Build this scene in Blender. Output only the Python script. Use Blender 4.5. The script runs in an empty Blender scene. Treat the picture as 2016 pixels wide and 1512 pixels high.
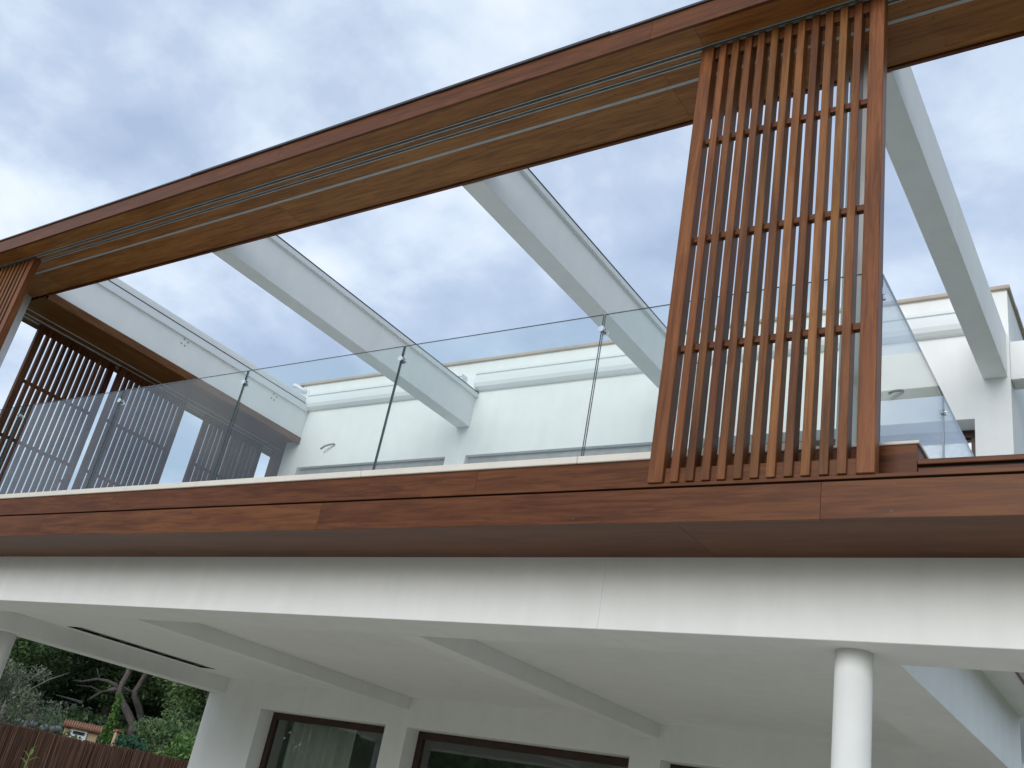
import bpy, bmesh, math, random
from mathutils import Vector, Matrix
random.seed(7)
sc = bpy.context.scene
COL = sc.collection

# ------------------------------------------------------------------ camera
cam = bpy.data.cameras.new('camera')
cam.sensor_width = 36.0
cam.lens = 1908.94 / 2016 * 36.0
cam.clip_start = 0.05
cam.clip_end = 3000
cam_o = bpy.data.objects.new('camera', cam)
COL.objects.link(cam_o)
RR = [(0.824756, 0.536846, 0.177689), (-0.098365, 0.445630, -0.889797), (-0.556867, 0.716387, 0.420343)]
mw = Matrix.Identity(4)
for r in range(3):
    mw[r][0] = RR[0][r]
    mw[r][1] = -RR[1][r]
    mw[r][2] = -RR[2][r]
mw[2][3] = 1.6
cam_o.matrix_world = mw
sc.camera = cam_o

# ------------------------------------------------------------------ light
SUN = Vector((0.04, -0.90, 0.31)).normalized()
EXPOSURE = 0.40
SUN_STRENGTH = 1.5
SKY_STRENGTH = 0.12
world = bpy.data.worlds.new('World')
sc.world = world
world.use_nodes = True
nt = world.node_tree
nt.nodes.clear()
W = nt.nodes.new
def wl(a, b): nt.links.new(a, b)
out = W('ShaderNodeOutputWorld')
bg = W('ShaderNodeBackground')
bg.inputs['Strength'].default_value = SKY_STRENGTH
wl(bg.outputs[0], out.inputs['Surface'])
sky = W('ShaderNodeTexSky')
sky.sky_type = 'NISHITA'
sky.sun_disc = False
sky.sun_elevation = math.asin(SUN.z)
sky.sun_rotation = math.atan2(SUN.x, SUN.y)
sky.air_density = 1.0
tc = W('ShaderNodeTexCoord')
sep = W('ShaderNodeSeparateXYZ')
wl(tc.outputs['Generated'], sep.inputs[0])
zz = W('ShaderNodeMath'); zz.operation = 'MAXIMUM'; zz.inputs[1].default_value = 0.0
wl(sep.outputs['Z'], zz.inputs[0])
za = W('ShaderNodeMath'); za.operation = 'ADD'; za.inputs[1].default_value = 0.35
wl(zz.outputs[0], za.inputs[0])
dx = W('ShaderNodeMath'); dx.operation = 'DIVIDE'; wl(sep.outputs['X'], dx.inputs[0]); wl(za.outputs[0], dx.inputs[1])
dy = W('ShaderNodeMath'); dy.operation = 'DIVIDE'; wl(sep.outputs['Y'], dy.inputs[0]); wl(za.outputs[0], dy.inputs[1])
cmb = W('ShaderNodeCombineXYZ'); wl(dx.outputs[0], cmb.inputs[0]); wl(dy.outputs[0], cmb.inputs[1])
def wnoise(scale, detail, rough, dist, off):
    mp = W('ShaderNodeMapping'); mp.inputs['Location'].default_value = off
    wl(cmb.outputs[0], mp.inputs[0])
    n = W('ShaderNodeTexNoise'); n.inputs['Scale'].default_value = scale
    n.inputs['Detail'].default_value = detail; n.inputs['Roughness'].default_value = rough
    n.inputs['Distortion'].default_value = dist
    wl(mp.outputs[0], n.inputs['Vector'])
    return n.outputs['Fac']
n1 = wnoise(2.7, 4.0, 0.48, 0.1, (3.4, 1.2, 0.3))
n2 = wnoise(6.8, 7.0, 0.56, 0.12, (7.7, 2.2, 4.0))
mxn = W('ShaderNodeMix'); mxn.data_type = 'FLOAT'; mxn.inputs[0].default_value = 0.42
wl(n1, mxn.inputs[2]); wl(n2, mxn.inputs[3])
cr = W('ShaderNodeValToRGB')
el = cr.color_ramp.elements
el[0].position = 0.385; el[0].color = (0.395, 0.490, 0.660, 1)
el[1].position = 0.635; el[1].color = (0.82, 0.89, 0.955, 1)
e = el.new(0.475); e.color = (0.500, 0.600, 0.765, 1)
e = el.new(0.55); e.color = (0.660, 0.755, 0.885, 1)
wl(mxn.outputs[0], cr.inputs[0])
vs = W('ShaderNodeVectorMath'); vs.operation = 'SCALE'; vs.inputs['Scale'].default_value = 0.93 / SKY_STRENGTH
wl(cr.outputs[0], vs.inputs[0])
mxs = W('ShaderNodeMix'); mxs.data_type = 'RGBA'; mxs.inputs[0].default_value = 0.84
wl(sky.outputs[0], mxs.inputs[6]); wl(vs.outputs[0], mxs.inputs[7])
wl(mxs.outputs[2], bg.inputs['Color'])

sun = bpy.data.lights.new('sun', 'SUN')
sun.energy = SUN_STRENGTH
sun.angle = math.radians(36)
sun.color = (1.0, 0.985, 0.955)
sun_o = bpy.data.objects.new('sun', sun)
COL.objects.link(sun_o)
sun_o.rotation_euler = (-SUN).to_track_quat('-Z', 'Y').to_euler()

sc.view_settings.view_transform = 'Standard'
sc.view_settings.look = 'None'
sc.view_settings.gamma = 1.0
sc.view_settings.use_curve_mapping = False
sc.view_settings.exposure = EXPOSURE
sc.render.engine = 'CYCLES'
sc.cycles.max_bounces = 10
sc.cycles.diffuse_bounces = 5
sc.cycles.transparent_max_bounces = 24

# ------------------------------------------------------------------ materials
def mat(name):
    m = bpy.data.materials.new(name)
    m.use_nodes = True
    t = m.node_tree
    t.nodes.clear()
    o = t.nodes.new('ShaderNodeOutputMaterial')
    return m, t, o

def principled(t, o, **k):
    b = t.nodes.new('ShaderNodeBsdfPrincipled')
    for a, v in k.items():
        b.inputs[a.replace('_', ' ')].default_value = v
    t.links.new(b.outputs[0], o.inputs['Surface'])
    return b

def noise(t, vec, scale, detail=4, rough=0.5, dist=0.0):
    n = t.nodes.new('ShaderNodeTexNoise')
    n.inputs['Scale'].default_value = scale
    n.inputs['Detail'].default_value = detail
    n.inputs['Roughness'].default_value = rough
    n.inputs['Distortion'].default_value = dist
    if vec is not None:
        t.links.new(vec, n.inputs['Vector'])
    return n.outputs['Fac']

def ramp(t, fac, stops):
    r = t.nodes.new('ShaderNodeValToRGB')
    e = r.color_ramp.elements
    e[0].position, e[0].color = stops[0][0], (*stops[0][1], 1)
    e[1].position, e[1].color = stops[-1][0], (*stops[-1][1], 1)
    for p, c in stops[1:-1]:
        x = e.new(p); x.color = (*c, 1)
    t.links.new(fac, r.inputs[0])
    return r.outputs[0]

def math_node(t, op, a, b):
    n = t.nodes.new('ShaderNodeMath'); n.operation = op
    for i, v in enumerate((a, b)):
        if isinstance(v, (int, float)): n.inputs[i].default_value = v
        else: t.links.new(v, n.inputs[i])
    return n.outputs[0]

def wood(name, grain, gain=1.0, rough=0.42, var=0.10, hue0=0.5):
    """varnished tropical hardwood; grain = axis index of the board's length"""
    m, t, o = mat(name)
    tcn = t.nodes.new('ShaderNodeTexCoord')
    oi = t.nodes.new('ShaderNodeObjectInfo')
    mp = t.nodes.new('ShaderNodeMapping')
    s = [9.0, 9.0, 9.0]; s[grain] = 0.62
    mp.inputs['Scale'].default_value = s
    off = t.nodes.new('ShaderNodeCombineXYZ')
    r100 = math_node(t, 'MULTIPLY', oi.outputs['Random'], 91.0)
    r57 = math_node(t, 'MULTIPLY', oi.outputs['Random'], 57.0)
    t.links.new(r100, off.inputs[0]); t.links.new(r57, off.inputs[1]); t.links.new(r100, off.inputs[2])
    t.links.new(tcn.outputs['Object'], mp.inputs[0])
    add = t.nodes.new('ShaderNodeVectorMath'); add.operation = 'ADD'
    t.links.new(mp.outputs[0], add.inputs[0]); t.links.new(off.outputs[0], add.inputs[1])
    v = add.outputs[0]
    fine = noise(t, v, 5.0, 8, 0.68, 0.6)
    band = noise(t, v, 0.9, 4, 0.55, 1.4)
    mp2 = t.nodes.new('ShaderNodeMapping')
    s2 = [3.2, 3.2, 3.2]; s2[grain] = 0.8
    mp2.inputs['Scale'].default_value = s2
    t.links.new(tcn.outputs['Object'], mp2.inputs[0])
    add2 = t.nodes.new('ShaderNodeVectorMath'); add2.operation = 'ADD'
    t.links.new(mp2.outputs[0], add2.inputs[0]); t.links.new(off.outputs[0], add2.inputs[1])
    blotch = noise(t, add2.outputs[0], 0.8, 3, 0.5, 0.3)
    f = math_node(t, 'ADD', math_node(t, 'MULTIPLY', fine, 0.68), math_node(t, 'MULTIPLY', band, 0.32))
    g = gain
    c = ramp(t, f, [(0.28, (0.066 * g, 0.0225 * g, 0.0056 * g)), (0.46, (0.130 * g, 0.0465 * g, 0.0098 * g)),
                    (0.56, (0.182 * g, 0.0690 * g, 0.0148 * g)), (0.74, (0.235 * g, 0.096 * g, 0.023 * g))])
    # blotchy stain: redder, darker patches
    k_ = 0.4 if var < .2 else 1.0
    bl = ramp(t, blotch, [(0.34, (1 - .38 * k_, 1 - .44 * k_, 1 - .40 * k_)), (0.5, (0.97, 0.96, 0.96)), (0.66, (1 + .16 * k_, 1 + .18 * k_, 1 + .12 * k_))])
    mm = t.nodes.new('ShaderNodeMix'); mm.data_type = 'RGBA'; mm.blend_type = 'MULTIPLY'; mm.inputs[0].default_value = 1.0
    t.links.new(c, mm.inputs[6]); t.links.new(bl, mm.inputs[7])
    hsv = t.nodes.new('ShaderNodeHueSaturation')
    val = math_node(t, 'ADD', math_node(t, 'MULTIPLY', oi.outputs['Random'], var), 1.0 - var / 2)
    r3 = math_node(t, 'FRACT', math_node(t, 'MULTIPLY', oi.outputs['Random'], 17.31), 0)
    hue = math_node(t, 'ADD', math_node(t, 'MULTIPLY', r3, 0.045 * var), hue0 - 0.0225 * var)
    t.links.new(val, hsv.inputs['Value']); t.links.new(hue, hsv.inputs['Hue'])
    hsv.inputs['Saturation'].default_value = 0.95
    t.links.new(mm.outputs[2], hsv.inputs['Color'])
    b = principled(t, o, Roughness=rough)
    b.inputs['Specular IOR Level'].default_value = 0.17
    t.links.new(hsv.outputs[0], b.inputs['Base Color'])
    rg = math_node(t, 'ADD', math_node(t, 'MULTIPLY', fine, 0.24), rough - 0.12)
    t.links.new(rg, b.inputs['Roughness'])
    bp = t.nodes.new('ShaderNodeBump'); bp.inputs['Strength'].default_value = 0.10; bp.inputs['Distance'].default_value = 0.004
    t.links.new(fine, bp.inputs['Height']); t.links.new(bp.outputs[0], b.inputs['Normal'])
    return m

WX, WY, WZ = wood('wood_along_x', 0, 0.76, 0.42, 0.05, 0.490), wood('wood_along_y', 1, 0.88), wood('wood_along_z', 2, 1.0, 0.42, 0.46)
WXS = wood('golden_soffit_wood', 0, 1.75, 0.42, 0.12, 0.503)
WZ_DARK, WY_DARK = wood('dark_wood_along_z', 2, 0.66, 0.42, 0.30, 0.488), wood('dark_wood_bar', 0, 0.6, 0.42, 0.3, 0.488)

def plaster(name, col, var=0.03, bump=0.12):
    m, t, o = mat(name)
    g = t.nodes.new('ShaderNodeNewGeometry')
    big = noise(t, g.outputs['Position'], 0.55, 4, 0.55)
    mid = noise(t, g.outputs['Position'], 5.0, 5, 0.6)
    fine = noise(t, g.outputs['Position'], 140.0, 3, 0.6)
    mp = t.nodes.new('ShaderNodeMapping'); mp.inputs['Scale'].default_value = (7, 7, .7)
    t.links.new(g.outputs['Position'], mp.inputs[0])
    run_ = noise(t, mp.outputs[0], 1.0, 5, 0.65)
    f = math_node(t, 'ADD', math_node(t, 'MULTIPLY', big, 0.4), math_node(t, 'ADD', math_node(t, 'MULTIPLY', mid, 0.3), math_node(t, 'MULTIPLY', run_, 0.3)))
    lo = tuple(c * (1 - var * 2.2) for c in col); hi = tuple(min(0.86, c * (1 + var)) for c in col)
    c = ramp(t, f, [(0.32, lo), (0.68, hi)])
    b = principled(t, o, Roughness=0.75)
    t.links.new(c, b.inputs['Base Color'])
    bp = t.nodes.new('ShaderNodeBump'); bp.inputs['Strength'].default_value = bump; bp.inputs['Distance'].default_value = 0.002
    t.links.new(fine, bp.inputs['Height']); t.links.new(bp.outputs[0], b.inputs['Normal'])
    return m

WHITE = plaster('white_render', (0.785, 0.795, 0.775), 0.045, 0.25)
STONE = plaster('limestone', (0.70, 0.66, 0.58), 0.06, 0.2)
TAN = plaster('tan_coping_stone', (0.46, 0.385, 0.30), 0.12, 0.3)
OCHRE = plaster('ochre_render', (0.50, 0.36, 0.22), 0.08, 0.3)
PALE = plaster('pale_metal_paint', (0.72, 0.745, 0.74), 0.01, 0.0)

def simple(name, col, rough=0.5, metal=0.0, nscale=8.0, nv=0.12):
    m, t, o = mat(name)
    g = t.nodes.new('ShaderNodeTexCoord')
    f = noise(t, g.outputs['Object'], nscale, 4, 0.6)
    c = ramp(t, f, [(0.3, tuple(x * (1 - nv) for x in col)), (0.7, tuple(x * (1 + nv) for x in col))])
    b = principled(t, o, Roughness=rough, Metallic=metal)
    t.links.new(c, b.inputs['Base Color'])
    return m

BLACK = simple('black_gap', (0.008, 0.009, 0.009), 0.7)
DARKMETAL = simple('dark_metal', (0.035, 0.032, 0.036), 0.45)
TRACKMETAL = simple('grey_aluminium', (0.36, 0.37, 0.36), 0.45, 0.0)
CHROME = simple('polished_steel', (0.75, 0.76, 0.77), 0.18, 1.0)
FRAME = simple('dark_stained_frame', (0.040, 0.016, 0.011), 0.45, 0.0, 6, 0.3)
SHUTTER = simple('grey_shutter', (0.30, 0.31, 0.31), 0.5)
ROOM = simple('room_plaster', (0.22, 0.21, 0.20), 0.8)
CABLE = simple('grey_cable_sheath', (0.20, 0.21, 0.21), 0.6)

def glass(name, tint, f0=0.04, boost=1.0):
    m, t, o = mat(name)
    g = t.nodes.new('ShaderNodeNewGeometry')
    d = t.nodes.new('ShaderNodeVectorMath'); d.operation = 'DOT_PRODUCT'
    t.links.new(g.outputs['Incoming'], d.inputs[0]); t.links.new(g.outputs['Normal'], d.inputs[1])
    a = math_node(t, 'ABSOLUTE', d.outputs['Value'], 0)
    p = math_node(t, 'POWER', math_node(t, 'SUBTRACT', 1.0, a), 5.0)
    f = math_node(t, 'ADD', math_node(t, 'MULTIPLY', p, (1 - f0) * boost), f0 * boost)
    tr = t.nodes.new('ShaderNodeBsdfTransparent'); tr.inputs[0].default_value = (*tint, 1)
    gl = t.nodes.new('ShaderNodeBsdfGlossy'); gl.inputs['Roughness'].default_value = 0.0
    mx = t.nodes.new('ShaderNodeMixShader')
    t.links.new(f, mx.inputs[0]); t.links.new(tr.outputs[0], mx.inputs[1]); t.links.new(gl.outputs[0], mx.inputs[2])
    t.links.new(mx.outputs[0], o.inputs['Surface'])
    return m

GLASS = glass('clear_balustrade_glass', (0.948, 0.982, 0.972), 0.042, 1.3)
GLASSEDGE = simple('green_glass_edge', (0.050, 0.085, 0.085), 0.15)
PANE = glass('window_glass', (0.88, 0.92, 0.90), 0.07, 1.5)

def leafmat(name, lo, mid, hi, rough=0.55):
    m, t, o = mat(name)
    g = t.nodes.new('ShaderNodeNewGeometry')
    c = ramp(t, g.outputs['Random Per Island'], [(0.0, lo), (0.55, mid), (1.0, hi)])
    b = principled(t, o, Roughness=rough)
    t.links.new(c, b.inputs['Base Color'])
    tl = t.nodes.new('ShaderNodeBsdfTranslucent'); t.links.new(c, tl.inputs[0])
    mx = t.nodes.new('ShaderNodeMixShader'); mx.inputs[0].default_value = 0.25
    t.links.new(b.outputs[0], mx.inputs[1]); t.links.new(tl.outputs[0], mx.inputs[2])
    t.links.new(mx.outputs[0], o.inputs['Surface'])
    return m

L_DARK = leafmat('dark_evergreen_leaves', (0.0243, 0.0486, 0.0194), (0.0535, 0.1021, 0.034), (0.1215, 0.1823, 0.0535))
L_MID = leafmat('mid_green_leaves', (0.0413, 0.078, 0.0275), (0.0918, 0.1652, 0.0505), (0.1951, 0.2754, 0.0918))
L_GREEN = leafmat('bright_green_leaves', (0.0486, 0.1134, 0.0227), (0.1134, 0.2188, 0.0454), (0.1944, 0.324, 0.081))
L_OLIVE = leafmat('olive_leaves', (0.070, 0.088, 0.048), (0.165, 0.195, 0.115), (0.31, 0.345, 0.225))
L_IVY = leafmat('blue_green_leaves', (0.0156, 0.0585, 0.0286), (0.0338, 0.1105, 0.052), (0.065, 0.182, 0.0845))
L_DRY = leafmat('dry_brown_twigs', (0.060, 0.040, 0.026), (0.110, 0.075, 0.050), (0.180, 0.130, 0.090))
L_YOUNG = leafmat('fresh_young_leaves', (0.14, 0.24, 0.05), (0.24, 0.36, 0.09), (0.36, 0.46, 0.16))
REED = leafmat('brown_heather_reeds', (0.0675, 0.0311, 0.0189), (0.1242, 0.0594, 0.0365), (0.2025, 0.108, 0.0702), 0.8)

def barkmat(name, lo, hi):
    m, t, o = mat(name)
    g = t.nodes.new('ShaderNodeTexCoord')
    mp = t.nodes.new('ShaderNodeMapping'); mp.inputs['Scale'].default_value = (9, 9, 3)
    t.links.new(g.outputs['Object'], mp.inputs[0])
    f = noise(t, mp.outputs[0], 2.5, 6, 0.65, 0.4)
    b = principled(t, o, Roughness=0.9)
    t.links.new(ramp(t, f, [(0.32, lo), (0.68, hi)]), b.inputs['Base Color'])
    bp = t.nodes.new('ShaderNodeBump'); bp.inputs['Strength'].default_value = 0.7; bp.inputs['Distance'].default_value = 0.03
    t.links.new(f, bp.inputs['Height']); t.links.new(bp.outputs[0], b.inputs['Normal'])
    return m
BARK = barkmat('grey_brown_pine_bark', (0.062, 0.052, 0.045), (0.21, 0.18, 0.16))
DEADWOOD = barkmat('bare_grey_wood', (0.15, 0.125, 0.11), (0.34, 0.30, 0.27))
ROCK = barkmat('grey_field_stone', (0.10, 0.11, 0.12), (0.34, 0.36, 0.38))
TILE = barkmat('terracotta_tile', (0.20, 0.085, 0.048), (0.38, 0.175, 0.105))

def groundmat():
    m, t, o = mat('grass_and_earth')
    g = t.nodes.new('ShaderNodeNewGeometry')
    f = noise(t, g.outputs['Position'], 0.35, 6, 0.6)
    f2 = noise(t, g.outputs['Position'], 14.0, 5, 0.7)
    s = math_node(t, 'ADD', math_node(t, 'MULTIPLY', f, 0.5), math_node(t, 'MULTIPLY', f2, 0.5))
    b = principled(t, o, Roughness=0.95)
    t.links.new(ramp(t, s, [(0.34, (0.045, 0.062, 0.022)), (0.52, (0.080, 0.098, 0.040)), (0.68, (0.16, 0.14, 0.085))]), b.inputs['Base Color'])
    bp = t.nodes.new('ShaderNodeBump'); bp.inputs['Strength'].default_value = 0.6; bp.inputs['Distance'].default_value = 0.05
    t.links.new(f2, bp.inputs['Height']); t.links.new(bp.outputs[0], b.inputs['Normal'])
    return m
GROUND = groundmat()
def pavemat():
    m, t, o = mat('pale_paving')
    g = t.nodes.new('ShaderNodeNewGeometry')
    br = t.nodes.new('ShaderNodeTexBrick')
    br.inputs['Scale'].default_value = 1.0
    br.inputs['Brick Width'].default_value = 0.9; br.inputs['Row Height'].default_value = 0.6
    br.inputs['Mortar Size'].default_value = 0.008
    br.inputs['Color1'].default_value = (0.52, 0.48, 0.40, 1); br.inputs['Color2'].default_value = (0.57, 0.525, 0.44, 1)
    br.inputs['Mortar'].default_value = (0.22, 0.20, 0.17, 1)
    t.links.new(g.outputs['Position'], br.inputs['Vector'])
    b = principled(t, o, Roughness=0.8)
    t.links.new(br.outputs[0], b.inputs['Base Color'])
    return m
PAVE = pavemat()

# ------------------------------------------------------------------ mesh helpers
WLOC = {}
def link(name, me, m, parent=None, loc=(0, 0, 0), kind=None):
    o = bpy.data.objects.new(name, me)
    COL.objects.link(o)
    loc = Vector(loc)
    WLOC[o.name] = loc
    if parent is not None:
        o.parent = parent
        o.location = loc - WLOC[parent.name]
    else:
        o.location = loc
    if m is not None:
        for x in (m if isinstance(m, (list, tuple)) else [m]):
            if len(me.materials) < (len(m) if isinstance(m, (list, tuple)) else 1):
                me.materials.append(x)
    if kind: o['kind'] = kind
    return o

def thing(name, label, cat, loc=(0, 0, 0), group=None):
    o = bpy.data.objects.new(name, None)
    COL.objects.link(o)
    o.location = loc
    o.empty_display_size = 0.2
    WLOC[o.name] = Vector(loc)
    o['label'] = label; o['category'] = cat
    if group: o['group'] = group
    return o

def tag(o, label, cat, group=None):
    o['label'] = label; o['category'] = cat
    if group: o['group'] = group
    return o

def bm_mesh(bm, name, smooth=False):
    me = bpy.data.meshes.new(name)
    bmesh.ops.recalc_face_normals(bm, faces=bm.faces)
    bm.to_mesh(me); bm.free()
    if smooth:
        for p in me.polygons: p.use_smooth = True
    return me

def add_box(bm, x0, x1, y0, y1, z0, z1, bev=0.0):
    r = bmesh.ops.create_cube(bm, size=1.0)
    vs = r['verts']
    for v in vs:
        v.co = Vector((x0 + (v.co.x + .5) * (x1 - x0), y0 + (v.co.y + .5) * (y1 - y0), z0 + (v.co.z + .5) * (z1 - z0)))
    if bev > 0:
        es = list({e for v in vs for e in v.link_edges})
        bmesh.ops.bevel(bm, geom=es, offset=bev, offset_type='OFFSET', segments=1, affect='EDGES', profile=0.5)

def box(name, x0, x1, y0, y1, z0, z1, m, parent=None, bev=0.002, kind=None):
    c = Vector(((x0 + x1) / 2, (y0 + y1) / 2, (z0 + z1) / 2))
    bm = bmesh.new()
    add_box(bm, x0 - c.x, x1 - c.x, y0 - c.y, y1 - c.y, z0 - c.z, z1 - c.z, bev)
    return link(name, bm_mesh(bm, name), m, parent, c, kind)

def add_cyl(bm, p0, p1, r0, r1=None, n=24, cap=True):
    p0, p1 = Vector(p0), Vector(p1)
    r1 = r0 if r1 is None else r1
    d = (p1 - p0).normalized()
    a = d.orthogonal().normalized(); b = d.cross(a)
    A = [bm.verts.new(p0 + (a * math.cos(2 * math.pi * i / n) + b * math.sin(2 * math.pi * i / n)) * r0) for i in range(n)]
    B = [bm.verts.new(p1 + (a * math.cos(2 * math.pi * i / n) + b * math.sin(2 * math.pi * i / n)) * r1) for i in range(n)]
    for i in range(n):
        f = bm.faces.new((A[i], A[(i + 1) % n], B[(i + 1) % n], B[i])); f.smooth = True
    if cap:
        bm.faces.new(A[::-1]); bm.faces.new(B)

def add_tube(bm, pts, radii, n=8):
    """smooth bent tube through pts"""
    pts = [Vector(p) for p in pts]
    rings = []
    for i, p in enumerate(pts):
        d = (pts[min(i + 1, len(pts) - 1)] - pts[max(i - 1, 0)]).normalized()
        up = Vector((0.21, 0.97, 0.1)) if abs(d.z) > 0.5 else Vector((0, 0, 1))
        a = d.cross(up).normalized(); b = d.cross(a)
        rings.append([bm.verts.new(p + (a * math.cos(2 * math.pi * k / n) + b * math.sin(2 * math.pi * k / n)) * radii[i]) for k in range(n)])
    for A, B in zip(rings, rings[1:]):
        for k in range(n):
            f = bm.faces.new((A[k], A[(k + 1) % n], B[(k + 1) % n], B[k])); f.smooth = True
    bm.faces.new(rings[0][::-1]); bm.faces.new(rings[-1])

def holed(name, axis, us, vs, holes, p0, p1, m, parent):
    """slab between planes p0..p1 across `axis`, rectangular outline us x vs with rectangular holes"""
    U = sorted({us[0], us[1], *[h[i] for h in holes for i in (0, 1)]})
    V = sorted({vs[0], vs[1], *[h[i] for h in holes for i in (2, 3)]})
    c = Vector((0, 0, 0))
    def P(u, v, w):
        return {'y': Vector((u, w, v)), 'z': Vector((u, v, w)), 'x': Vector((w, u, v))}[axis]
    c = P((us[0] + us[1]) / 2, (vs[0] + vs[1]) / 2, (p0 + p1) / 2)
    bm = bmesh.new()
    grid = {}
    def vert(i, j, w):
        k = (i, j, w)
        if k not in grid: grid[k] = bm.verts.new(P(U[i], V[j], p0 if w == 0 else p1) - c)
        return grid[k]
    def solid(i, j):
        if i < 0 or j < 0 or i >= len(U) - 1 or j >= len(V) - 1: return False
        a, b = (U[i] + U[i + 1]) / 2, (V[j] + V[j + 1]) / 2
        return not any(h[0] < a < h[1] and h[2] < b < h[3] for h in holes)
    for i in range(len(U) - 1):
        for j in range(len(V) - 1):
            if not solid(i, j): continue
            for w in (0, 1):
                bm.faces.new([vert(i, j, w), vert(i + 1, j, w), vert(i + 1, j + 1, w), vert(i, j + 1, w)])
            for (di, dj, a, b) in ((-1, 0, (i, j), (i, j + 1)), (1, 0, (i + 1, j), (i + 1, j + 1)), (0, -1, (i, j), (i + 1, j)), (0, 1, (i, j + 1), (i + 1, j + 1))):
                if not solid(i + di, j + dj):
                    bm.faces.new([vert(*a, 0), vert(*b, 0), vert(*b, 1), vert(*a, 1)])
    return link(name, bm_mesh(bm, name), m, parent, c)

def copy_tree(o, parent=None, **kw):
    c = o.copy(); COL.objects.link(c)
    if parent is not None:
        c.parent = parent
    for ch in list(o.children):
        copy_tree(ch, c)
    return c

# ------------------------------------------------------------------ ground and terrain
def make_ground():
    bm = bmesh.new()
    xs = [-900, -400, -200, -120, -80, -70, -60, -52, -46, -42, -38, -35, -32, -30, -28, -26, -24, -22, -20, -18, -16, -13, -10, 0, 10, 40, 120, 400, 900]
    ys = [-900, -300, -120, -60, -30, -10, 0, 6, 9, 12, 14, 16, 18, 20, 22, 24, 27, 30, 34, 38, 44, 50, 60, 80, 120, 300, 900]
    def h(x, y):
        d = max(0.0, math.hypot(x, y) - 23.5) if x < -8 else 0.0
        k = min(1.0, max(0.0, (-8 - x) / 10.0)) * min(1.0, max(0.0, (y + 4) / 8.0))
        b = 1.15 * min(1.0, d / 4.0) + 0.105 * max(0.0, d - 4.0)
        b = min(b, 6.0)
        return k * b + (0.12 * math.sin(x * .9) * math.cos(y * .7) if d > 1 else 0) * k - 0.02
    g = [[bm.verts.new((x, y, h(x, y))) for y in ys] for x in xs]
    for i in range(len(xs) - 1):
        for j in range(len(ys) - 1):
            f = bm.faces.new((g[i][j], g[i + 1][j], g[i + 1][j + 1], g[i][j + 1])); f.smooth = True
    o = link('ground', bm_mesh(bm, 'ground', True), GROUND, kind='structure')
    return h
GH = make_ground()
bm = bmesh.new(); add_box(bm, -12.5, 3.5, -3.5, 8.6, -0.06, 0.02)
link('paving', bm_mesh(bm, 'paving'), PAVE, kind='structure')

# ------------------------------------------------------------------ the house
YF, YW = 4.0, 8.655
X1, XE = -10.29, -1.155           # left beam face, right house corner
house = thing('house', 'white two storey villa with timber framed terrace above a pillared porch', 'house', (-5.7, 8.655, 0))

WIN_UP = [(-10.19, -7.54), (-7.22, -4.50), (-4.17, -1.46)]
WIN_LO = [(-9.565, -7.535), (-7.222, -4.495), (-4.175, -1.46)]
ZT_UP, ZT_LO, ZFL = 5.745, 2.515, 3.50
holed('wall', 'y', (-10.59, XE), (0.0, 2.826), [(a, b, 0.04, ZT_LO) for a, b in WIN_LO], YW, YW + 0.34, WHITE, house)
holed('wall', 'y', (-10.55, XE), (ZFL, 7.06), [(a, b, ZFL + .02, ZT_UP) for a, b in WIN_UP], YW, YW + 0.34, WHITE, house)
holed('wall', 'x', (YW + .34, 14.0), (0.0, 7.06), [(8.98, 10.0, 3.52, 5.66)][:0] + [(9.35, 10.6, 3.52, 5.69)], XE - .3, XE, WHITE, house)
holed('wall', 'x', (YW + .34, 14.0), (0.0, 7.06), [], -10.55, -10.25, WHITE, house)
holed('wall', 'y', (-10.25, XE - .3), (0.0, 7.06), [], 13.7, 14.0, WHITE, house)
# copings
cx = [-10.60, -8.3, -6.0, -3.7, XE + .03]
for a, b in zip(cx, cx[1:]):
    box('coping', a, b - .004, YW - .035, YW + .36, 7.06, 7.098, TAN, house, .004)
for a, b in ((YW + .364, 11.2), (11.2, 14.03)):
    box('coping', XE - .33, XE + .03, a, b - .004, 7.06, 7.098, TAN, house, .004)
    box('coping', -10.60, -10.22, a, b - .004, 7.06, 7.098, TAN, house, .004)
box('roof', -10.25, XE - .3, YW + .34, 13.7, 6.60, 6.80, WHITE, house, 0)
# floors, ceiling and interior
VENT = (-10.14, -9.84, 6.12, 8.05)
holed('ceiling', 'z', (-10.60, -1.195), (4.969, YW), [VENT], 2.826, 3.10, WHITE, house)
box('terrace_floor', -10.60, -0.965, 4.20, YW, 3.16, 3.50, WHITE, house, 0)
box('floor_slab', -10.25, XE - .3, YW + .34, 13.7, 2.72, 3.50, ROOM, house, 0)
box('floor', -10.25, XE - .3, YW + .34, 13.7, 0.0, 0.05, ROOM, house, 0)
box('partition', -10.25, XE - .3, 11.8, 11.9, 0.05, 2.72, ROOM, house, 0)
box('partition', -10.25, XE - .3, 11.8, 11.9, 3.50, 6.60, ROOM, house, 0)
# ring beam and porch ceiling beams
box('ring_beam', -11.65, -2.638, 4.535, 4.967, 2.693, 3.156, WHITE, house, .003)
box('ring_beam', -2.6374, 3.2, 4.535, 4.967, 2.693, 3.156, WHITE, house, .003)
for a, b in ((-7.462, -7.255), (-4.428, -4.220)):
    box('ceiling_beam', a, b, 4.969, YW, 2.694, 2.826, WHITE, house, .003)
box('ceiling_beam', -1.660, -1.195, 4.969, YW, 2.694, 3.16, WHITE, house, .003)
box('ceiling_beam', -10.60, X1, 4.969, YW, 2.635, 2.826, WHITE, house, .003)
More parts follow.
